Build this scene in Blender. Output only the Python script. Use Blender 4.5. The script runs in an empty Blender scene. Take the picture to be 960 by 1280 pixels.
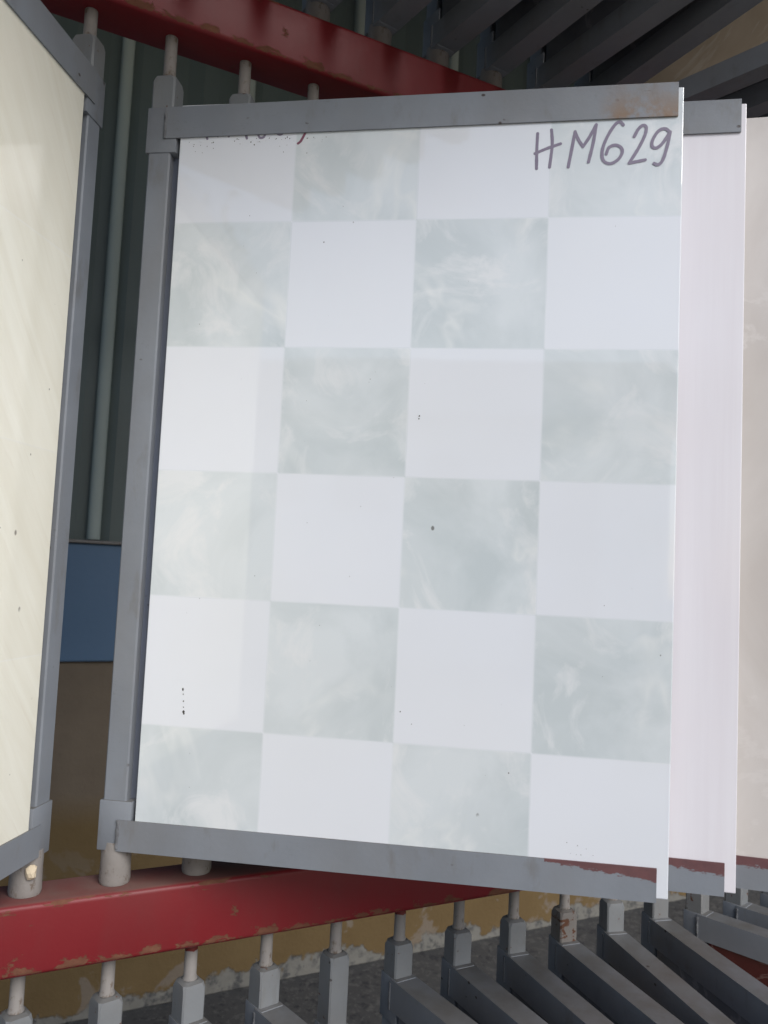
import bpy, bmesh, math, random
from mathutils import Vector, Matrix
random.seed(7)
S = bpy.context.scene
C = S.collection

# ------------------------------------------------------------------ camera
cd = bpy.data.cameras.new('camera'); cam = bpy.data.objects.new('camera', cd); C.objects.link(cam)
cam.matrix_world = Matrix(((0.98935, -0.03545, 0.14117, 0.26882),
                           (0.13806, -0.07867, -0.98729, -0.60988),
                           (0.04611, 0.99627, -0.07294, -0.27334),
                           (0, 0, 0, 1)))
cd.sensor_fit = 'VERTICAL'; cd.sensor_height = 24.0
cd.lens = 24.0 * 1015.7 / 1280.0
cd.clip_start = 0.02; cd.clip_end = 600
cd.dof.use_dof = True; cd.dof.focus_distance = 0.68; cd.dof.aperture_fstop = 9.0
S.camera = cam

# ------------------------------------------------------------------ sky, sun, exposure
EL, AZ = 38.0, 138.0
w = bpy.data.worlds.new('World'); S.world = w; w.use_nodes = True
nt = w.node_tree; bg = nt.nodes['Background']
sky = nt.nodes.new('ShaderNodeTexSky'); sky.sky_type = 'NISHITA'; sky.sun_disc = False
sky.sun_elevation = math.radians(EL); sky.sun_rotation = math.radians(AZ)
sky.air_density = 1.0; sky.dust_density = 1.5; sky.ozone_density = 1.0
nt.links.new(sky.outputs[0], bg.inputs[0]); bg.inputs[1].default_value = 0.105
sd = bpy.data.lights.new('sun', 'SUN'); sun = bpy.data.objects.new('sun', sd); C.objects.link(sun)
sd.energy = 1.8; sd.angle = math.radians(35); sd.color = (1.0, 0.995, 0.985)
a, e = math.radians(AZ), math.radians(EL)
to_sun = Vector((math.sin(a) * math.cos(e), math.cos(a) * math.cos(e), math.sin(e)))
sun.rotation_euler = to_sun.to_track_quat('Z', 'Y').to_euler()
sun.location = (0, -3, 4)
S.view_settings.view_transform = 'Standard'; S.view_settings.look = 'None'
S.view_settings.exposure = 0.40; S.view_settings.gamma = 1.0
S.view_settings.use_curve_mapping = False

# ------------------------------------------------------------------ measures (metres)
TH = 0.6185                                    # direction of the rails
D = Vector((math.cos(TH), math.sin(TH), 0)); N = Vector((-D.y, D.x, 0))
PIV = Vector((-0.0191, 0.0108, 0)); STEP = 0.0645
RW = 0.0456                                    # rail width
TIER = 0.7425
Z_FB = -0.4958                                 # bottom of the middle-tier frames
H = 0.5999                                     # frame height
H_BOT = 0.0234; H_TOP = 0.0265                 # channel heights
LIP = 0.0116
U0, U1 = 0.0176, 0.4140                        # sides of the tile
def pivot(i): return PIV + D * (STEP * i)

# ------------------------------------------------------------------ node helpers
class NB:
    def __init__(self, name):
        self.m = bpy.data.materials.new(name); self.m.use_nodes = True
        self.t = self.m.node_tree; self.p = self.t.nodes['Principled BSDF']
        self.tc = self.t.nodes.new('ShaderNodeTexCoord')
    def n(self, kind, **kw):
        x = self.t.nodes.new(kind)
        for k, v in kw.items(): setattr(x, k, v)
        return x
    def link(self, a, b): self.t.links.new(a, b)
    def put(self, sock, v):
        if hasattr(v, 'is_linked') or hasattr(v, 'links'): self.link(v, sock)
        elif v is not None: sock.default_value = v
    def obj(self): return self.tc.outputs['Object']
    def map(self, vec, scale=(1, 1, 1), loc=(0, 0, 0), rot=(0, 0, 0)):
        m = self.n('ShaderNodeMapping'); self.link(vec, m.inputs[0])
        m.inputs[1].default_value = loc; m.inputs[2].default_value = rot; m.inputs[3].default_value = scale
        return m.outputs[0]
    def noise(self, vec, scale, detail=4, rough=0.55, dist=0.0):
        x = self.n('ShaderNodeTexNoise'); self.link(vec, x.inputs['Vector'])
        x.inputs['Scale'].default_value = scale; x.inputs['Detail'].default_value = detail
        x.inputs['Roughness'].default_value = rough; x.inputs['Distortion'].default_value = dist
        return x.outputs['Fac']
    def voro(self, vec, scale, feat='F1'):
        x = self.n('ShaderNodeTexVoronoi', feature=feat); self.link(vec, x.inputs['Vector'])
        x.inputs['Scale'].default_value = scale
        return x.outputs['Distance']
    def math(self, op, a, b=0.0, c=0.0, clamp=False):
        x = self.n('ShaderNodeMath', operation=op, use_clamp=clamp)
        self.put(x.inputs[0], a); self.put(x.inputs[1], b); self.put(x.inputs[2], c)
        return x.outputs[0]
    def ramp(self, v, lo, hi, a=0.0, b=1.0):
        x = self.n('ShaderNodeMapRange'); x.clamp = True
        self.put(x.inputs[0], v); x.inputs[1].default_value = lo; x.inputs[2].default_value = hi
        x.inputs[3].default_value = a; x.inputs[4].default_value = b
        return x.outputs[0]
    def mix(self, f, a, b):
        x = self.n('ShaderNodeMix', data_type='RGBA')
        self.put(x.inputs[0], f)
        for s, v in ((x.inputs[6], a), (x.inputs[7], b)):
            if isinstance(v, tuple): s.default_value = v if len(v) == 4 else v + (1,)
            else: self.link(v, s)
        return x.outputs[2]
    def xyz(self, vec=None):
        x = self.n('ShaderNodeSeparateXYZ'); self.link(vec or self.obj(), x.inputs[0]); return x.outputs
    def bump(self, h, strength=0.2, dist=0.001):
        b = self.n('ShaderNodeBump'); b.inputs['Strength'].default_value = strength
        b.inputs['Distance'].default_value = dist; self.link(h, b.inputs['Height'])
        self.link(b.outputs[0], self.p.inputs['Normal'])
    def done(self, col, rough=0.5, spec=0.5, metal=0.0):
        self.put(self.p.inputs['Base Color'], col if not isinstance(col, tuple) else col + (1,))
        self.put(self.p.inputs['Roughness'], rough)
        self.p.inputs['Specular IOR Level'].default_value = spec
        self.p.inputs['Metallic'].default_value = metal
        return self.m

RUST = (0.105, 0.045, 0.025); PRIMER = (0.12, 0.045, 0.045)

def grey_paint(name, mode=None, chips=0.0, base=(0.215, 0.233, 0.262)):
    b = NB(name); o = b.obj(); x, y, z = b.xyz()
    oi = b.n('ShaderNodeObjectInfo'); ad = b.n('ShaderNodeVectorMath', operation='ADD'); b.link(o, ad.inputs[0])
    cmb = b.n('ShaderNodeCombineXYZ')
    for k, f in enumerate((3.1, 5.7, 8.3)): b.link(b.math('MULTIPLY', oi.outputs['Random'], f), cmb.inputs[k])
    b.link(cmb.outputs[0], ad.inputs[1]); o = ad.outputs[0]
    col = b.mix(b.noise(o, 18, 5), tuple(c * 0.78 for c in base), tuple(c * 1.16 for c in base))
    dirt = b.ramp(b.noise(b.map(o, (1, 1, .35)), 60, 6, .65), .56, .72)
    col = b.mix(b.math('MULTIPLY', dirt, 0.42), col, (0.14, 0.125, 0.11))
    film = b.ramp(b.noise(b.map(o, (1, 1, .5), (1, 4, 2)), 12, 5, .6), .42, .68)
    col = b.mix(b.math('MULTIPLY', film, .34 if chips else .24), col, (0.17, 0.15, 0.125))
    nz = b.xyz(b.n('ShaderNodeNewGeometry').outputs['Normal'])[2]
    dust_shade = b.math('MULTIPLY', b.ramp(nz, .6, .95), b.ramp(b.noise(o, 26, 5, .6), .3, .65, .45, .9))  # dust on upward faces, dark enough to paint in their shade too
    col = b.mix(dust_shade, col, (0.105, 0.098, 0.088))
    sc = b.math('ABSOLUTE', b.math('SUBTRACT', b.noise(b.map(o, (2.2, 2.2, 9), (0, 3, 1), (0, .5, 0)), 30, 2), .5))
    sc = b.math('MULTIPLY', b.ramp(sc, .0015, .004, 1, 0), b.ramp(b.noise(o, 19, 2), .62, .68))
    col = b.mix(b.math('MULTIPLY', sc, .5), col, (0.08, 0.075, 0.07))
    # little knocks through the paint
    v = b.voro(b.map(o, (1, 1, 1.4)), 75)
    knock = b.math('MULTIPLY', b.ramp(v, .10, .15, 1, 0), b.ramp(b.noise(o, 31, 2), .60, .64))
    col = b.mix(knock, col, (0.05, 0.038, 0.035))
    if chips:
        geo = b.n('ShaderNodeNewGeometry')
        c = b.ramp(b.noise(o, 95, 6, .7, .6), 1 - chips, 1 - chips + .02)
        col = b.mix(c, col, RUST)
    if mode == 'bottom':     # worn strip of primer along the upper edge near the free end
        edge = b.math('SUBTRACT', H_BOT, z)                     # distance below the upper edge
        reach = b.ramp(x, .330, .40, .0022, .0085)
        rag = b.math('MULTIPLY', b.math('SUBTRACT', b.noise(b.map(o, (1, 1, 3)), 150, 6, .75), .5), .013)
        reach2 = b.math('ADD', reach, b.math('MULTIPLY', rag, b.ramp(x, .325, .34)))
        m = b.math('MULTIPLY', b.math('LESS_THAN', edge, reach2), b.math('GREATER_THAN', x, .328))
        col = b.mix(m, col, b.mix(b.noise(o, 160, 4), (0.17, 0.075, 0.075), (0.10, 0.05, 0.055)))
    if mode == 'top':        # tea-coloured stain near the free end
        st = b.math('MULTIPLY', b.ramp(x, .350, .366), b.ramp(b.noise(o, 85, 5, .65), .36, .56))
        low = b.ramp(z, H - H_TOP, H - .006, 1, .25)
        col = b.mix(b.math('MULTIPLY', b.math('MULTIPLY', st, low), .85), col, (0.21, 0.125, 0.065))
        sc = b.math('MULTIPLY', b.ramp(b.noise(b.map(o, (1, 1, 14)), 42, 3), .68, .71), b.ramp(z, H - .012, H - .004))
        col = b.mix(b.math('MULTIPLY', sc, .6), col, (0.12, 0.09, 0.07))
    b.bump(b.noise(o, 260, 4), .25, .0006)
    return b.done(col, b.ramp(b.noise(o, 40, 3), .3, .7, .38, .58), .4)

def pin_metal():
    b = NB('worn_pin_paint'); o = b.obj()
    col = b.mix(b.noise(o, 60, 4), (0.22, 0.20, 0.185), (0.30, 0.28, 0.265))
    col = b.mix(b.ramp(b.noise(b.map(o, (1, 1, .6)), 120, 6, .7), .55, .66), col, (0.13, 0.095, 0.07))
    x, y, z = b.xyz()
    b.bump(b.noise(o, 200, 5), .5, .001)
    return b.done(col, .62, .3)

def red_paint():
    b = NB('red_rail_paint'); o = b.obj(); x, y, z = b.xyz()
    base = b.mix(b.noise(o, 9, 5), (0.16, 0.011, 0.015), (0.21, 0.018, 0.023))
    geo = b.n('ShaderNodeNewGeometry'); nz = b.xyz(geo.outputs['Normal'])[2]
    near = b.math('MULTIPLY', b.ramp(z, .0035, .012, 1, 0), b.ramp(nz, -.9, -.4))
    film = b.ramp(b.noise(b.map(o, (1, 1, .4)), 16, 6, .65), .45, .75)
    base = b.mix(b.math('MULTIPLY', film, .25), base, (0.10, 0.055, 0.05))
    dust_shade = b.math('MULTIPLY', b.ramp(nz, .75, 1), b.ramp(b.noise(o, 22, 5, .6), .25, .6, .35, .85))
    col = b.mix(dust_shade, base, (0.16, 0.10, 0.085))
    n1 = b.noise(b.map(o, (1, 1, 1.8)), 55, 7, .72)
    chip = b.math('GREATER_THAN', b.math('ADD', n1, b.math('MULTIPLY', near, .17)), .665)
    up = b.math('MULTIPLY', b.ramp(z, .040, .048), b.ramp(z, .0515, .0505))
    n2 = b.noise(b.map(o, (.55, 1, 2.2), (3, 1, 0)), 48, 6, .65)
    chip2 = b.math('GREATER_THAN', b.math('ADD', n2, b.math('MULTIPLY', up, .12)), .70)
    chips = b.math('MAXIMUM', chip, chip2)
    col = b.mix(chips, col, b.mix(b.noise(o, 140, 5), (0.09, 0.028, 0.018), (0.22, 0.10, 0.06)))
    b.bump(b.math('SUBTRACT', b.math('MULTIPLY', b.noise(o, 180, 4), .3), chips), .5, .0007)
    return b.done(col, b.math('MAXIMUM', b.math('MULTIPLY', chips, .9), b.ramp(dust_shade, 0, .8, .42, .8)), .32)

def specks(b, col, amount=.62, scale=55, tone=(0.10, 0.09, 0.08)):
    o = b.obj()
    v = b.voro(b.map(o, (1, 1, .72)), scale)
    m = b.math('MULTIPLY', b.ramp(v, .045, .075, 1, 0), b.ramp(b.noise(o, 23, 2), amount, amount + .03))
    v2 = b.voro(b.map(o, (1, 1, .8), (5, 2, 1)), scale * 2.1)
    m2 = b.math('MULTIPLY', b.ramp(v2, .04, .07, 1, 0), b.ramp(b.noise(o, 37, 2), amount, amount + .03))
    return b.mix(b.math('MULTIPLY', b.math('MAXIMUM', m, m2), .8), col, tone)

def checker_tile():
    b = NB('checkered_marble_glaze'); o = b.obj(); x, y, z = b.xyz()
    def steps(v, edges, soft=.0010):
        acc = None
        for e in edges:
            s = b.ramp(v, e - soft, e + soft)
            acc = s if acc is None else b.math('ADD', acc, s)
        return acc
    cx = steps(x, (.1156, .2154, .3166)); cz = steps(z, tuple(zz - Z_FB for zz in (-.400, -.300, -.201, -.101, .001)))
    par = b.math('PINGPONG', b.math('ADD', b.math('ADD', cx, cz), 1.0), 1.0)      # 1 = grey square or white
    cell = b.n('ShaderNodeCombineXYZ')
    b.link(b.math('MULTIPLY', b.math('ROUND', cx), 3.7), cell.inputs[0]); b.link(b.math('MULTIPLY', b.math('ROUND', cz), 5.3), cell.inputs[1])
    add = b.n('ShaderNodeVectorMath', operation='ADD'); b.link(o, add.inputs[0]); b.link(cell.outputs[0], add.inputs[1])
    v = add.outputs[0]
    cloud = b.ramp(b.noise(v, 10, 5, .55, .6), .38, .62)
    vein = b.math('ABSOLUTE', b.math('SUBTRACT', b.noise(v, 6, 4, .55, .9), .5))
    vein = b.math('MULTIPLY', b.ramp(vein, 0, .035, 1, 0), b.ramp(b.noise(v, 11, 3), .48, .66))
    grey = b.mix(cloud, (0.54, 0.595, 0.62), (0.665, 0.71, 0.74))
    grey = b.mix(b.ramp(b.noise(v, 17, 6, .62, 1.0), .52, .66, 0, .85), grey, (0.745, 0.765, 0.785))
    grey = b.mix(b.math('MULTIPLY', vein, .85), grey, (0.78, 0.80, 0.80))
    white = b.mix(b.noise(o, 6, 4), (0.715, 0.745, 0.81), (0.77, 0.79, 0.835))
    col = b.mix(par, white, grey)
    haze = b.ramp(b.noise(b.map(o, (1, 1, 1), (2, 0, 4)), 5, 3), .35, .7, 0, .22)   # thin dust film
    col = b.mix(haze, col, (0.66, 0.67, 0.65))
    col = specks(b, col, .66, 48)
    b.bump(b.noise(o, 9, 2), .05, .004)
    return b.done(col, b.ramp(b.noise(o, 7, 3), .3, .7, .012, .035), .95)

def cream_tile():
    b = NB('cream_streaked_glaze'); o = b.obj(); x, y, z = b.xyz()
    r = b.map(o, (1, 1, 1), (0, 0, 0), (0, math.radians(-38), 0))
    st = b.noise(b.map(r, (14, 1, 1.2)), 5, 6, .6, .8)
    col = b.mix(b.ramp(st, .35, .68), (0.85, 0.825, 0.72), (0.79, 0.755, 0.64))
    col = b.mix(b.ramp(b.noise(b.map(r, (30, 1, 2)), 6, 4, .6, .5), .62, .70, 0, .22), col, (0.66, 0.58, 0.45))
    zz = b.math('ABSOLUTE', b.math('SUBTRACT', b.math('FRACT', b.math('MULTIPLY', z, 6.67)), .5))
    line = b.ramp(zz, .493, .499)
    col = b.mix(b.math('MULTIPLY', line, .35), col, (0.82, 0.81, 0.77))
    big = b.math('GREATER_THAN', b.math('FRACT', b.math('MULTIPLY', z, 3.33)), .5)
    col = b.mix(b.math('MULTIPLY', big, .14), col, (0.70, 0.65, 0.53))
    col = specks(b, col, .55, 42, (0.16, 0.13, 0.11))
    return b.done(col, .1, .5)

def lilac_tile():
    b = NB('lilac_white_glaze'); o = b.obj()
    s = b.noise(b.map(o, (1, 1, .03)), 90, 4, .6)
    col = b.mix(b.ramp(s, .35, .7), (0.79, 0.77, 0.81), (0.735, 0.705, 0.745))
    col = b.mix(b.ramp(b.noise(b.map(o, (1, 1, .6)), 9, 4), .45, .7, 0, .5), col, (0.755, 0.715, 0.75))
    return b.done(col, .12, .5)

def marble_tile(name, c0, c1, c2, scale=7, rough=.12):
    b = NB(name); o = b.obj()
    n = b.noise(o, scale, 6, .58, 1.4)
    col = b.mix(b.ramp(n, .35, .65), c0, c1)
    v = b.math('ABSOLUTE', b.math('SUBTRACT', b.noise(b.map(o, loc=(3, 1, 2)), scale * .7, 7, .6, 2.0), .5))
    col = b.mix(b.ramp(v, 0, .022, .6, 0), col, c2)
    return b.done(col, rough, .5)

M = dict(
    grey=grey_paint('grey_frame_paint'),
    grey_top=grey_paint('grey_top_channel_paint', 'top'),
    grey_bot=grey_paint('grey_bottom_channel_paint', 'bottom'),
    block=grey_paint('chipped_block_paint', None, .36, (0.205, 0.215, 0.225)),
    block_rusty=grey_paint('rusty_block_paint', None, .45, (0.19, 0.175, 0.165)),
    back=grey_paint('slot_liner_shade_paint', None, 0, (0.15, 0.17, 0.22)),  # frame grey made darker and bluer, recess shade put into the colour
    pin=pin_metal(), red=red_paint(), checker=checker_tile(), cream=cream_tile(), lilac=lilac_tile(),
    beige=marble_tile('beige_marble_glaze', (0.57, 0.525, 0.49), (0.67, 0.63, 0.60), (0.68, 0.64, 0.61), 5),
    tan=marble_tile('tan_marble_glaze', (0.36, 0.29, 0.21), (0.45, 0.37, 0.28), (0.52, 0.46, 0.38), 6),
    maroon=marble_tile('maroon_marble_glaze', (0.085, 0.02, 0.02), (0.125, 0.032, 0.03), (0.26, 0.17, 0.15), 12),
    slate=marble_tile('slate_grey_glaze', (0.14, 0.15, 0.17), (0.20, 0.20, 0.22), (0.30, 0.30, 0.32), 9),
    pale=marble_tile('pale_grey_glaze', (0.52, 0.53, 0.54), (0.62, 0.62, 0.62), (0.7, 0.7, 0.7), 6),
)
b = NB('violet_marker_ink'); M['ink'] = b.done(b.mix(b.noise(b.obj(), 160, 4), (0.19, 0.165, 0.235), (0.26, 0.23, 0.30)), .5, .3)
b = NB('dark_red_marker_ink'); M['ink_red'] = b.done(b.mix(b.noise(b.obj(), 160, 4), (0.17, 0.06, 0.10), (0.25, 0.10, 0.14)), .5, .3)
b = NB('weld_metal'); b.bump(b.noise(b.obj(), 300, 4), .8, .001); M['weld'] = b.done((0.16, 0.165, 0.175), .75, .2)
b = NB('dry_cement_crumb'); b.bump(b.noise(b.obj(), 400, 4), .8, .001); M['crumb'] = b.done((0.62, 0.52, 0.38), .85, .2)
b = NB('chip_mark'); M['mark'] = b.done((0.07, 0.065, 0.06), .7, .2)

# ------------------------------------------------------------------ mesh helpers
def link(name, bm, mat, parent=None, smooth=None):
    bmesh.ops.recalc_face_normals(bm, faces=bm.faces)
    me = bpy.data.meshes.new(name); bm.to_mesh(me); bm.free(); me.materials.append(mat)
    if smooth:
        for p in me.polygons: p.use_smooth = True
        try: me.set_sharp_from_angle(angle=math.radians(smooth))
        except Exception: pass
    o = bpy.data.objects.new(name, me); C.objects.link(o)
    if parent: o.parent = parent
    return o
def box(bm, x0, x1, y0, y1, z0, z1, bev=0.0, seg=2):
    t = bmesh.new()
    vs = [t.verts.new((x, y, z)) for x in (x0, x1) for y in (y0, y1) for z in (z0, z1)]
    for f in ((0, 1, 3, 2), (4, 6, 7, 5), (0, 4, 5, 1), (2, 3, 7, 6), (0, 2, 6, 4), (1, 5, 7, 3)):
        t.faces.new([vs[i] for i in f])
    bmesh.ops.recalc_face_normals(t, faces=t.faces)
    if bev: bmesh.ops.bevel(t, geom=t.edges[:], offset=bev, segments=seg, affect='EDGES', profile=.5)
    me = bpy.data.meshes.new('tmp'); t.to_mesh(me); t.free(); bm.from_mesh(me); bpy.data.meshes.remove(me)
def loft(bm, rings, cap=True):
    R = [[bm.verts.new(p) for p in r] for r in rings]
    for a, b_ in zip(R, R[1:]):
        for i in range(len(a)):
            j = (i + 1) % len(a); bm.faces.new((a[i], a[j], b_[j], b_[i]))
    if cap: bm.faces.new(R[0]); bm.faces.new(R[-1])
def circ(x, y, z, r, n=20, wob=0): return [(x + math.cos(2*math.pi*k/n)*r, y + math.sin(2*math.pi*k/n)*r, z) for k in range(n)]
def lathe(bm, x, y, prof, n=20): loft(bm, [circ(x, y, z, r, n) for z, r in prof])
def sq(h, z, c=.25):                                   # square ring with cut corners
    k = h * (1 - c)
    return [(h, -k, z), (h, k, z), (k, h, z), (-k, h, z), (-h, k, z), (-h, -k, z), (-k, -h, z), (k, -h, z)]
def thing(name, label, cat, loc, rz=0, group=None):
    o = bpy.data.objects.new(name, None); C.objects.link(o); o.empty_display_size = .05
    o.location = loc; o.rotation_euler = (0, 0, rz); o['label'] = label; o['category'] = cat
    if group: o['group'] = group
    return o
def ribbon(bm, pts, wdt, y, sub=5, jit=0.0):
    # flat pen stroke on the plane y, thickness 0.15 mm, smooth through the points
    P = []
    n = len(pts)
    for i in range(n - 1):
        p0 = pts[max(i-1, 0)]; p1 = pts[i]; p2 = pts[i+1]; p3 = pts[min(i+2, n-1)]
        for k in range(sub):
            t = k / sub
            P.append(tuple(.5*((2*p1[c]) + (-p0[c]+p2[c])*t + (2*p0[c]-5*p1[c]+4*p2[c]-p3[c])*t*t + (-p0[c]+3*p1[c]-3*p2[c]+p3[c])*t**3) for c in (0, 1)))
    P.append(pts[-1])
    L, R = [], []
    for i, p in enumerate(P):
        a = P[max(i-1, 0)]; b_ = P[min(i+1, len(P)-1)]
        dx, dz = b_[0]-a[0], b_[1]-a[1]; l = math.hypot(dx, dz) or 1
        hw = wdt/2 * (1 + random.uniform(-jit, jit))
        nx, nz = -dz/l*hw, dx/l*hw
        L.append((p[0]+nx, p[1]+nz)); R.append((p[0]-nx, p[1]-nz))
    def cap(p, q, s):
        out = []; ang = math.atan2(q[1], q[0])
        for k in range(1, 6): out.append((p[0]+math.cos(ang+s*math.pi*k/6)*wdt/2, p[1]+math.sin(ang+s*math.pi*k/6)*wdt/2))
        return out
    for i in range(len(P)-1):
        vs = [bm.verts.new((q[0], y, q[1])) for q in (L[i], L[i+1], R[i+1], R[i])]
        try: bm.faces.new(vs)
        except Exception: pass
    for p in (P[0], P[-1]):
        bm.faces.new([bm.verts.new((p[0]+math.cos(2*math.pi*k/14)*wdt/2, y-.00002, p[1]+math.sin(2*math.pi*k/14)*wdt/2)) for k in range(14)])

# ------------------------------------------------------------------ the swing frame
BLK = 0.031; PIN_TOP = H + BLK + .0315; PIN_LOW = -.0289
def make_frame(label, front, back, loc, rz, group, dt=0.0, st=0.0, sb=0.0, block='block', drop=0.0, tan=False):
    t = thing('swing_frame', label, 'display frame', loc, rz, group)
    def tz(u): return H + dt + (u - .4) * st
    def bz(u): return (u - .4) * sb
    hh = tz(0)
    # post with its chamfered head
    bm = bmesh.new(); h = .0095
    loft(bm, [sq(h, bz(0) + .001, .12), sq(h, hh - .003, .12)])
    link('post', bm, M['grey'], t)
    bm = bmesh.new(); h = .0098
    loft(bm, [sq(h, hh - .004, .14), sq(h, hh + BLK + drop - .006, .14), sq(h * .93, hh + BLK + drop - .002, .3), sq(h * .66, hh + BLK + drop, .35)])
    link('post_head', bm, M[block], t, 30)
    # pin above, collar below
    bm = bmesh.new()
    lathe(bm, 0, 0, [(hh + BLK + drop - .004, .0062), (hh + BLK + drop + .0012, .0060), (hh + BLK + drop + .003, .0052), (PIN_TOP + drop + .006, .0051)], 20)
    link('pivot_pin', bm, M['pin'], t, 40)
    bm = bmesh.new()
    lathe(bm, 0, 0, [(.004, .0112), (-.0035, .0116), (-.010, .0114), (PIN_LOW + .003, .0119), (PIN_LOW + .0004, .0112)], 28)
    link('pivot_collar', bm, M['pin'], t, 40)
    # corner brackets wrapping the post
    for z0, z1 in ((hh - .038, hh + .0008), (bz(0) - .0008, bz(0) + .0375)):
        bm = bmesh.new(); box(bm, -.0118, .0146, -.0106, .0106, z0, z1, .0011, 2)
        link('corner_bracket', bm, M['grey'], t, 40)
    # slot liner strip beside the post
    bm = bmesh.new(); box(bm, .0090, .0172, -.0012, .0012, bz(0) + .03, hh - .03)
    link('slot_liner', bm, M['back'], t)
    # channels: front lip, web, back lip
    def channel(name, ue, zf, z0, z1, top, mat):
        prof = [(-LIP, z0), (-LIP, z1), (LIP, z1), (LIP, z0), (LIP - .0014, z0), (LIP - .0014, z1 - .0022), (-LIP + .0014, z1 - .0022), (-LIP + .0014, z0)]
        if not top:
            prof = [(-LIP, z1), (-LIP, z0), (LIP, z0), (LIP, z1), (LIP - .0014, z1), (LIP - .0014, z0 + .0022), (-LIP + .0014, z0 + .0022), (-LIP + .0014, z1)]
        bm = bmesh.new(); us = [.0045 + (ue - .0045) * k / 8 for k in range(9)]
        loft(bm, [[(u, y, z + zf(u)) for y, z in prof] for u in us])
        edges = [e_ for e_ in bm.edges if e_.calc_face_angle(0) > .8]
        bmesh.ops.recalc_face_normals(bm, faces=bm.faces)
        bmesh.ops.bevel(bm, geom=edges, offset=.0005, segments=2, affect='EDGES', profile=.5)
        link(name, bm, M[mat], t, 35)
    channel('top_channel', .4098, lambda u: tz(u) - H, H - H_TOP, H, True, 'grey_top')
    channel('bottom_channel', .4057, bz, 0, H_BOT, False, 'grey_bot')
    # weld beads
    for z0, z1 in ((hh - H_TOP, hh - .003), (bz(0) + .002, bz(0) + H_BOT)):
        bm = bmesh.new(); rr = []
        for k in range(9):
            f = k / 8; r = .0012 + .0006 * random.random()
            zc = z0 + (z1 - z0) * f
            rr.append([(.0050 + math.cos(2*math.pi*j/6) * r + random.uniform(-.0004, .0004), -.0112 + math.sin(2*math.pi*j/6) * r, zc) for j in range(6)])
        loft(bm, rr); link('weld_bead', bm, M['weld'], t, 60)
    # the two tiles
    tiles = []
    for s, mt in ((-1, front), (1, back)):
        bm = bmesh.new()
        y0, y1 = sorted((s * .0099, s * .0025))
        box(bm, U0, U1, y0, y1, .0024, H - .0030 + dt * .8, .0007, 2)
        tiles.append(link('tile', bm, M[mt], t))
    return t, tiles

def copy_frame(src, label, loc, rz, group, mats=None, block=None):
    r = src.copy(); C.objects.link(r); r.location = loc; r.rotation_euler = (0, 0, rz)
    r['label'] = label; r['group'] = group; k = 0
    for ch in list(src.children):
        c = ch.copy(); C.objects.link(c); c.parent = r
        if mats and c.name.startswith('tile'):
            c.data = ch.data.copy(); c.data.materials[0] = M[mats[k]]; k += 1
        if block == 'block_rusty' and c.name.startswith('post_head'):
            c.data = ch.data.copy(); c.data.materials[0] = M[block]
        if block == 'pin_red' and c.name.startswith('pivot_pin'):
            c.data = ch.data.copy(); c.data.materials[0] = M[block]
    return r

# ------------------------------------------------------------------ setting: ground, wall
GZ = -1.41; WD = 1.5
def noise_ground():
    b = NB('speckled_concrete'); o = b.obj()
    n = b.noise(o, 3, 6, .6); sp = b.noise(o, 55, 6, .7)
    col = b.mix(n, (0.07, 0.07, 0.072), (0.10, 0.10, 0.10))
    col = b.mix(b.ramp(sp, .52, .60), col, (0.13, 0.128, 0.125))
    col = b.mix(b.ramp(b.noise(o, 38, 5, .7), .56, .62), col, (0.055, 0.055, 0.06))
    b.bump(sp, .6, .004)
    return b.done(col, .9, .2)
bm = bmesh.new()
vs = [bm.verts.new(p) for p in ((-60, -60, GZ), (60, -60, GZ), (60, 60, GZ), (-60, 60, GZ))]; bm.faces.new(vs)
g = link('ground', bm, noise_ground()); g['kind'] = 'structure'

b = NB('bounce_concrete'); o = b.obj(); col = b.mix(b.noise(o, 1.5, 6), (0.24, 0.225, 0.20), (0.32, 0.30, 0.27)); b.bump(b.noise(o, 40, 4), .3, .003)  # light paving added out of view to bounce warm light onto undersides
M['yard'] = b.done(col, .85, .3)
bm = bmesh.new(); q = [PIV + D * u - N * v for u, v in ((-9, .62), (12, .62), (12, 11), (-9, 11))]
bm.faces.new([bm.verts.new((p.x, p.y, GZ + .004)) for p in q]); g = link('bounce_pavement', bm, M['yard']); g['kind'] = 'structure'

def ochre():
    b = NB('peeling_ochre_plaster'); o = b.obj(); x, y, z = b.xyz()
    col = b.mix(b.noise(o, 5, 6, .6), (0.13, 0.085, 0.038), (0.20, 0.14, 0.068))
    # upper part of the plaster is a browner, older coat
    old = b.ramp(b.math('ADD', z, b.math('MULTIPLY', b.noise(o, 3, 4), .1)), .52, .60)
    col = b.mix(old, col, b.mix(b.noise(o, 8, 5), (0.15, 0.118, 0.086), (0.24, 0.19, 0.14)))
    pat = b.ramp(b.noise(o, 7, 6, .62, .5), .60, .625)
    col = b.mix(b.math('MULTIPLY', pat, b.ramp(z, .5, .2)), col, (0.21, 0.17, 0.13))
    hz = b.math('ADD', z, b.math('MULTIPLY', b.math('SUBTRACT', b.noise(o, 8, 6, .65), .5), .22))
    peel = b.ramp(hz, .035, .045, 1, 0)
    lime = b.mix(b.noise(o, 40, 5), (0.17, 0.165, 0.15), (0.26, 0.25, 0.225))
    lime = b.mix(b.ramp(b.noise(o, 30, 6, .7), .50, .62), lime, (0.09, 0.09, 0.09))
    col = b.mix(peel, col, lime)
    b.bump(b.math('ADD', b.noise(o, 30, 6, .7), b.math('MULTIPLY', peel, -.6)), .6, .006)
    return b.done(col, .9, .2)
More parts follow.
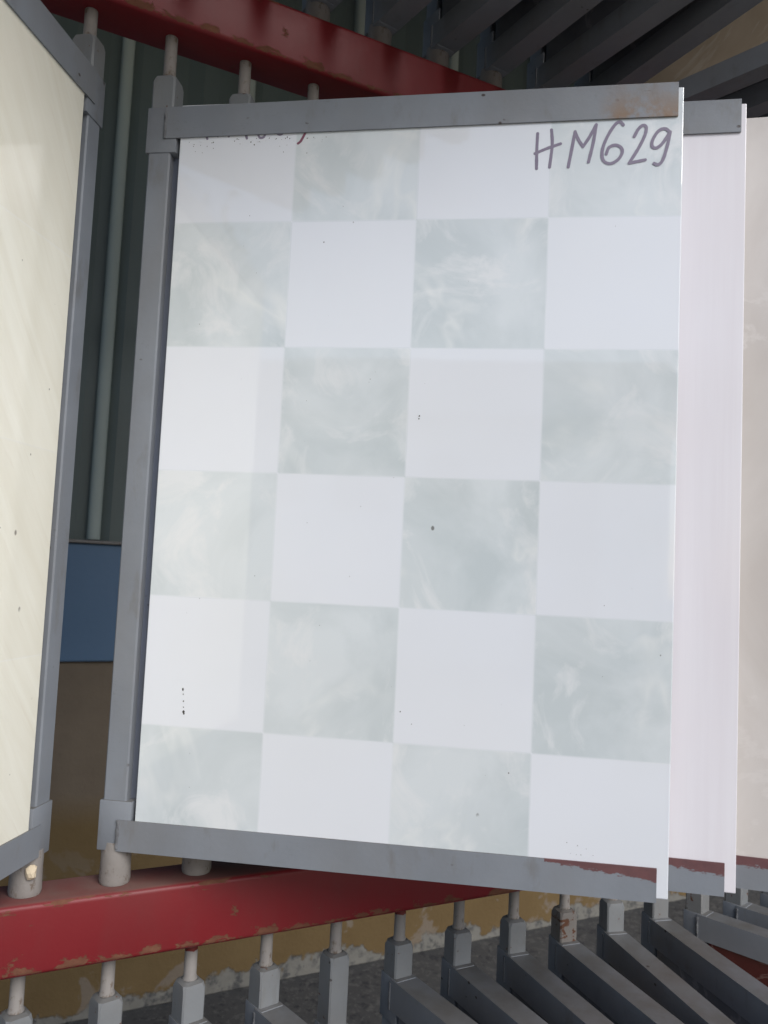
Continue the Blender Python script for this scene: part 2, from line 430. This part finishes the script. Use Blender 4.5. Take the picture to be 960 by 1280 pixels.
def painted(name, c0, c1, rough=.45, sc=4, vs=.3):
    b = NB(name); o = b.obj()
    b.bump(b.noise(o, 60, 4), .2, .002)
    return b.done(b.mix(b.noise(b.map(o, (1, 1, vs)), sc, 5), c0, c1), rough, .4)
M['plaster'] = ochre()
M['blue'] = painted('blue_board_paint', (0.080, 0.150, 0.25), (0.105, 0.185, 0.30), .4)
M['sheet'] = painted('dark_green_sheet_paint', (0.085, 0.110, 0.112), (0.125, 0.158, 0.152), .40)
M['rib'] = painted('pale_batten_paint', (0.32, 0.37, 0.35), (0.40, 0.45, 0.42), .55)
wall = thing('building_wall', 'ochre plastered wall with blue band and dark green metal sheets behind the rack', 'wall',
             tuple(PIV + N * WD + Vector((0, 0, GZ))), TH)
L0, L1 = -1.6, 5.2
bm = bmesh.new(); box(bm, L0, L1, 0, .2, 0, GZ * -1 - .532 - .002, .003, 1); link('plaster', bm, M['plaster'], wall)
bm = bmesh.new(); box(bm, L0, L1, -.016, .19, -GZ - .532, -GZ - .238, .003, 1); link('blue_band', bm, M['blue'], wall)
bm = bmesh.new(); box(bm, L0, L1, -.030, .15, -GZ - .238 + .001, -GZ - .229, .002, 1); link('ledge_strip', bm, M['pin'], wall)
# shallowly folded metal sheet above
bm = bmesh.new(); prof = []; s = L0; k = 0
RIB0, RSP = .172, .337
while s < L1:
    prof.append((s, .018 + (.014 if k % 4 in (1, 2) else 0))); s += RSP / 8; k += 1
r0 = [(x, y, -GZ - .229 + .001) for x, y in prof] + [(x, .19, -GZ - .228) for x, y in reversed(prof)]
r1 = [(x, y, 3.2) for x, y, z in r0]
loft(bm, [r0, r1]); link('metal_sheet', bm, M['sheet'], wall)
for k in range(-5, 15):
    x = RIB0 + RSP * k
    if x < L0 or x > L1: continue
    bm = bmesh.new(); rr = []
    for z in (-GZ - .226, 3.18):
        rr.append([(x + math.cos(math.pi * j / 8) * .0155, .012 - math.sin(math.pi * j / 8) * .012 + .0, z) for j in range(9)] + [(x - .0155, .03, z), (x + .0155, .03, z)])
    loft(bm, rr); link('batten', bm, M['rib'], wall, 50)

# canopy added out of view to shade the rack and wall
can = thing('added_shade_canopy', 'unseen metal canopy added above the rack for shade', 'roof', tuple(PIV + N * WD + Vector((0, 0, 1.62))), TH)
bm = bmesh.new(); box(bm, L0, L1, -2.9, 0, 0, .05, .004, 1); link('shade_deck', bm, M['sheet'], can)
bm = bmesh.new(); box(bm, L0, L1, -2.95, -2.902, -.03, .07, .004, 1); link('shade_fascia', bm, M['grey'], can)

# ------------------------------------------------------------------ rack rails
rack = thing('display_rack', 'red square steel rails with rust chips that carry the grey tile frames', 'display rack', tuple(PIV + Vector((0, 0, GZ))), TH)
RH = .0513
RL0, RL1 = -.52, 1.45
for zb in (.1664 + TIER, .1664, -.5758, -.5758 - TIER):
    z = zb - GZ
    bm = bmesh.new(); box(bm, 0, RL1 - RL0, -RW/2, RW/2, 0, RH, .0042, 4)
    o = link('rail', bm, M['red'], rack, 35); o.location = (RL0, 0, z)
for x in (RL0 - .022, RL1 + .022):
    bm = bmesh.new(); box(bm, x - .0215, x + .0215, -.0215, .0215, 0.004, 2.45, .003, 2); link('upright', bm, M['red'], rack, 35)

# ------------------------------------------------------------------ middle tier
GM = 'grey swing frames of the middle tier'
def mid(i): p = pivot(i); return (p.x, p.y, Z_FB)
f1, tl = make_frame('grey frame holding the pale checkered marble tile marked HM629', 'checker', 'pale', mid(0), 0, GM, 0.0, .013, .0036)
# handwriting on the checkered tile (tile-local coordinates)
def loc(p): return (p[0] + .0191, p[1] - Z_FB)
strokes = [
 [(.2872,.0678),(.2870,.0544),(.2872,.0398)], [(.2976,.0704),(.2985,.0584),(.2970,.0407)], [(.2857,.0518),(.2945,.0556),(.3047,.0591)],
 [(.3110,.0404),(.3131,.0536),(.3154,.0684)], [(.3154,.0684),(.3180,.0620),(.3216,.0563)], [(.3216,.0563),(.3264,.0641),(.3310,.0734)], [(.3310,.0734),(.3291,.0590),(.3260,.0440)],
 [(.3510,.0725),(.3485,.0750),(.3452,.0732),(.3406,.0659),(.3368,.0566),(.3359,.0487),(.3378,.0440),(.3426,.0424),(.3479,.0455),(.3507,.0508),(.3497,.0548),(.3456,.0568),(.3409,.0550),(.3390,.0500)],
 [(.3593,.0631),(.3621,.0688),(.3654,.0717),(.3679,.0700),(.3669,.0636),(.3625,.0537),(.3560,.0424)], [(.3560,.0424),(.3614,.0434),(.3677,.0446)],
 [(.3851,.0659),(.3815,.0686),(.3769,.0669),(.3730,.0605),(.3724,.0555),(.3751,.0536),(.3791,.0561),(.3829,.0617),(.3854,.0659)], [(.3854,.0659),(.3837,.0559),(.3806,.0446),(.3774,.0407),(.3742,.0416)]]
bm = bmesh.new()
for i, s_ in enumerate(strokes): ribbon(bm, [loc(p) for p in s_], .0024, -.0099 - .00012 - .00003 * i, 6, .07)
link('handwriting', bm, M['ink'], tl[0])
bm = bmesh.new()
for i, s_ in enumerate([[(.0792,.0754),(.0828,.0733),(.0863,.0754)], [(.0641,.0750),(.0662,.0712),(.0694,.0718),(.0706,.0752)], [(.0540,.0750),(.0553,.0709)],
            [(.0389,.0752),(.0400,.0732)], [(.0205,.0750),(.0219,.0716)], [(.0294,.0752),(.0307,.0736)]]):
    ribbon(bm, [loc(p) for p in s_], .0019, -.0099 - .00012 - .00003 * i, 5, .1)
link('cut_off_handwriting', bm, M['ink'], tl[0])
bm = bmesh.new(); ribbon(bm, [loc(p) for p in [(.0981,.0655),(.1006,.0679),(.1044,.0760)]], .0020, -.01005, 6, .05)
link('cut_off_handwriting', bm, M['ink_red'], tl[0])
# scuffs: short broken lines of dark marks
bm = bmesh.new()
def mark(u, z, r):
    k = random.randint(5, 7); a0 = random.random() * 6
    bm.faces.new([bm.verts.new((u + math.cos(a0+2*math.pi*j/k)*r*random.uniform(.5, 1.2), -.01002, z + math.sin(a0+2*math.pi*j/k)*r*random.uniform(.5, 1.4))) for j in range(k)])
for (x, z, r) in [(.0307,-.3716,.0012),(.0312,-.3752,.0006),(.0318,-.3805,.0007),(.0321,-.3850,.0007),(.0325,-.3885,.0013),(.0326,-.3900,.0009),(.2053,-.1539,.0007),(.2050,-.1560,.0006),(.2006,-.3769,.0006)]:
    mark(x + .0191, z - Z_FB, r)
for _ in range(46):
    mark(.025 + random.random()**1.5 * .12, H - H_TOP - .0065 - abs(random.gauss(0, .004)), random.uniform(.0002, .0007))
for _ in range(34): mark(.03 + random.random() * .36, .03 + random.random() * .53, random.uniform(.00015, .00035))
for _ in range(7): mark(.30 + random.random() * .10, .0275 + random.random() ** 2 * .008, random.uniform(.0002, .0004))
sm = link('scuff_marks', bm, M['mark'], tl[0]); sm['kind'] = 'stuff'

t0_, _ = make_frame('grey frame swung towards the viewer at the left with a cream streaked tile', 'pale', 'cream', mid(-1), -1.5729, GM, .0076)
t2_, _ = make_frame('grey frame with a plain lilac white tile directly behind the checkered one', 'lilac', 'pale', mid(1), -.0304, GM)
t3, _ = make_frame('grey frame with a beige marble tile at the right edge, behind the lilac white one', 'beige', 'pale', mid(2), -.0793, GM)
for fr in (t0_, t2_, t3):
    for ch in fr.children:
        if ch.name.startswith('top_channel'): ch.data.materials[0] = M['grey']
for ch in t3.children:
    if ch.name.startswith('top_channel'):
        for v in ch.data.vertices: v.co.x = min(v.co.x, .33)

# crumb of dry cement on the left collar
bm = bmesh.new(); bmesh.ops.create_icosphere(bm, subdivisions=2, radius=.0048)
for v in bm.verts: v.co *= random.uniform(.75, 1.15); v.co.z *= 1.25
p = pivot(-1); o = link('cement_crumb', bm, M['crumb']); o.location = (p.x + .0085, p.y - .0085, Z_FB - .0095)
o['label'] = 'small pale crumb of cement stuck on the collar under the left frame'; o['category'] = 'crumb'

# ------------------------------------------------------------------ lower and upper tiers
proto, _ = make_frame('x', 'tan', 'slate', (0, 0, 0), 0, 'x')
def red_topped():
    b = NB('overpainted_pin'); o = b.obj(); x, y, z = b.xyz()
    m = b.math('GREATER_THAN', b.math('ADD', z, b.math('MULTIPLY', b.noise(o, 120, 4), .006)), PIN_TOP - .0062)
    col = b.mix(m, b.mix(b.noise(o, 90, 5, .7), (0.20, 0.185, 0.175), (0.30, 0.28, 0.265)), (0.13, 0.02, 0.018))
    return b.done(col, .6, .3)
M['pin_red'] = red_topped()
for ch in proto.children:
    if ch.name.startswith('top_channel'): ch.data.materials[0] = M['grey']
used = False
def place(label, loc_, rz, group, mats, block=None):
    global used
    if not used:
        used = True; r = proto; r.location = loc_; r.rotation_euler = (0, 0, rz); r['label'] = label; r['group'] = group; k = 0
        for c in r.children:
            if c.name.startswith('tile'): c.data.materials[0] = M[mats[k]]; k += 1
        return r
    return copy_frame(proto, label, loc_, rz, group, mats, block)
LOW = {-1: -38, 0: -40, 1: -41, 2: -42.4, 3: -45, 4: -48.8, 5: -54.6, 6: -59.7, 7: -61.9, 8: -68.3, 9: -67, 10: -37.2, 11: -37, 12: -37, 13: -38}
low_lab = {-1: 'grey lower frame in the bottom left corner, only pin and block top visible',
 0: 'grey lower frame hanging below the red rail, second post from the left',
 1: 'grey lower frame with a black spot on its block, third post from the left',
 2: 'grey lower frame with a rust line round its block foot, fourth post from the left',
 3: 'grey lower frame sitting lower than its neighbours, rust flecks on a long block',
 4: 'grey lower frame whose pin has a red painted top, sixth post from the left',
 5: 'clean grey lower frame just right of the post with the red pin top',
 6: 'grey lower frame with a vertical rust streak on a pale block',
 7: 'grey lower frame with the rustiest block, flaking red brown paint',
 8: 'grey lower frame under the free end of the checkered tile, dark block',
 9: 'grey lower frame under the corner of the lilac tile, long bar to the right edge',
 10: 'grey lower frame holding the dark maroon marble tile at lower right',
 11: 'dark grey lower frame just behind the maroon tile frame at the right edge',
 12: 'far dark lower frame second behind the maroon tile frame, small at the right edge',
 13: 'farthest lower frame, a sliver below the beige tile at the right edge'}
MT = ['slate', 'tan', 'pale', 'beige']
for i, ang in LOW.items():
    p = pivot(i); dz = {9: .004, 3: -.030}.get(i, 0)
    mats = ('maroon', 'slate') if i == 10 else (('slate', 'tan') if i % 2 else ('slate', 'slate'))
    if i == 3:
        make_frame(low_lab[i], 'slate', 'tan', (p.x, p.y, Z_FB - TIER - .0313), math.radians(ang), 'grey swing frames of the lower tier', drop=.030)
        continue
    place(low_lab[i], (p.x, p.y, Z_FB - TIER - .0013 + dz), math.radians(ang), 'grey swing frames of the lower tier', mats, 'block_rusty' if i == 7 else ('pin_red' if i in (1, 4) else None))
UP = {-5: -52, -4: -50, -3: -49, -2: -48, -1: -47, 0: -47, 1: -46, 2: -46, 3: -47, 4: -47.9, 5: -51.0, 6: -50.8, 7: -54.9, 8: -40, 9: -40, 10: -41, 11: -42}  # leftmost frames are out of view, added to shade the top rail
up_lab = {-5: 'upper tier frame added out of view for shade above the left edge, farthest to the left',
 -4: 'upper tier frame added out of view for shade above the left edge, second to the left',
 -3: 'upper tier frame added out of view for shade above the swung out cream tile',
 -2: 'upper tier frame added out of view for shade just right of the one above the cream tile',
 -1: 'upper tier frame added out of view for shade above the top pin of the cream frame',
 0: 'upper tier frame added out of view for shade above the top pin of the checkered frame',
 1: 'upper tier frame added out of view for shade, next to the first one whose collar shows',
 2: 'upper tier frame at the top, its rusty collar left of the first pale batten',
 3: 'upper tier frame at the top, its rusty collar right of the first pale batten',
 4: 'upper tier frame whose collar stands left of the second pale batten',
 5: 'upper tier frame whose collar stands where the red top rail meets the grey channel',
 6: 'dark upper tier frame seen from below, over the middle of the code writing',
 7: 'dark upper tier frame seen from below, bordering the bare tan tile face',
 8: 'upper tier frame at top right that shows its tan tile face',
 9: 'upper tier frame just below the one with the tan tile face, at the right edge',
 10: 'upper tier frame low at the right edge, above the beige tile',
 11: 'farthest upper tier frame, dark sliver above the beige tile at the right edge'}
for i, ang in UP.items():
    p = pivot(i)
    mats = ('tan', 'slate') if i == 8 else ('slate', 'slate')
    place(up_lab[i], (p.x, p.y, .2378 + (0.003 if i < 8 else .006)), math.radians(ang), 'grey swing frames of the upper tier', mats)

# house across the yard, seen only as a faint reflection in the glaze
M['house'] = painted('house_render', (0.55, 0.55, 0.52), (0.62, 0.62, 0.58), .8)
M['dark'] = painted('house_window_glass', (0.04, 0.05, 0.06), (0.05, 0.06, 0.07), .2)
M['roof'] = painted('house_roof_sheet', (0.20, 0.21, 0.23), (0.26, 0.27, 0.28), .6)
hs = thing('opposite_house', 'pale low house with sheet roof across the yard, faintly mirrored in the checkered tile', 'house', (-1.0, -10, GZ), 0)
bm = bmesh.new(); box(bm, -2.4, 3.4, -4, 0, 0, 3.2, .02, 1); link('wall', bm, M['house'], hs)
bm = bmesh.new(); loft(bm, [[(-2.7, .35, 3.21), (-2.7, -4.3, 3.21), (-2.7, -2.0, 4.5)], [(3.7, .35, 3.21), (3.7, -4.3, 3.21), (3.7, -2.0, 4.5)]]); link('roof', bm, M['roof'], hs)
for x, wd, z0, z1 in ((-1.8, .5, 2.0, 2.7), (-.9, .7, 1.9, 2.7), (.3, .5, 2.0, 2.7), (1.6, .9, .0, 2.4)):
    bm = bmesh.new(); box(bm, x, x + wd, -.02, .03, z0 + .01, z1, .01, 1)
    link('door' if z0 == 0 else 'window', bm, M['dark'], hs)
M['leaf'] = painted('leaf_green', (0.035, 0.07, 0.02), (0.07, 0.11, 0.035), .6, 3, 1)
M['bark'] = painted('bark_brown', (0.10, 0.08, 0.06), (0.15, 0.12, 0.09), .9)
rt = random.Random(3)
tr = thing('broadleaf_tree', 'broadleaf tree beside the pale house across the yard, faintly mirrored at the left', 'tree', (-5.0, -9.2, GZ))
bm = bmesh.new()
def limb(p, q, r0, r1):
    d = (q - p).normalized(); a_ = d.orthogonal().normalized(); c_ = d.cross(a_)
    loft(bm, [[tuple(pp + (a_ * math.cos(k) + c_ * math.sin(k)) * rr) for k in [2*math.pi*j/8 for j in range(8)]] for pp, rr in ((p, r0), ((p+q)/2 + Vector((rt.uniform(-.06, .06), 0, 0)), (r0+r1)/2), (q, r1))])
top = Vector((.1, 0, 2.6)); limb(Vector((0, 0, 0)), top, .20, .13); ends = []
for k in range(8):
    a_ = k * .785 + rt.random() * .5; e_ = top + Vector((math.cos(a_) * rt.uniform(.8, 1.5), math.sin(a_) * rt.uniform(.8, 1.5), rt.uniform(.8, 3.4)))
    limb(top - Vector((0, 0, .2)), e_, .09, .02); ends.append(e_)
link('trunk', bm, M['bark'], tr)
bm = bmesh.new()
for e_ in ends + [(top + e_) / 2 + Vector((0, 0, .8)) for e_ in ends]:
    for k in range(420):
        d = Vector((rt.gauss(0, .42), rt.gauss(0, .42), rt.gauss(0, .36))); p = e_ + d
        a_ = Vector((rt.uniform(-1, 1), rt.uniform(-1, 1), rt.uniform(-1, 1))).normalized(); c_ = a_.orthogonal().normalized()
        bm.faces.new([bm.verts.new(tuple(p + a_ * u + c_ * v)) for u, v in ((-.09, 0), (0, .045), (.09, 0), (0, -.045))])
link('crown', bm, M['leaf'], tr)

S.cycles.samples = 128
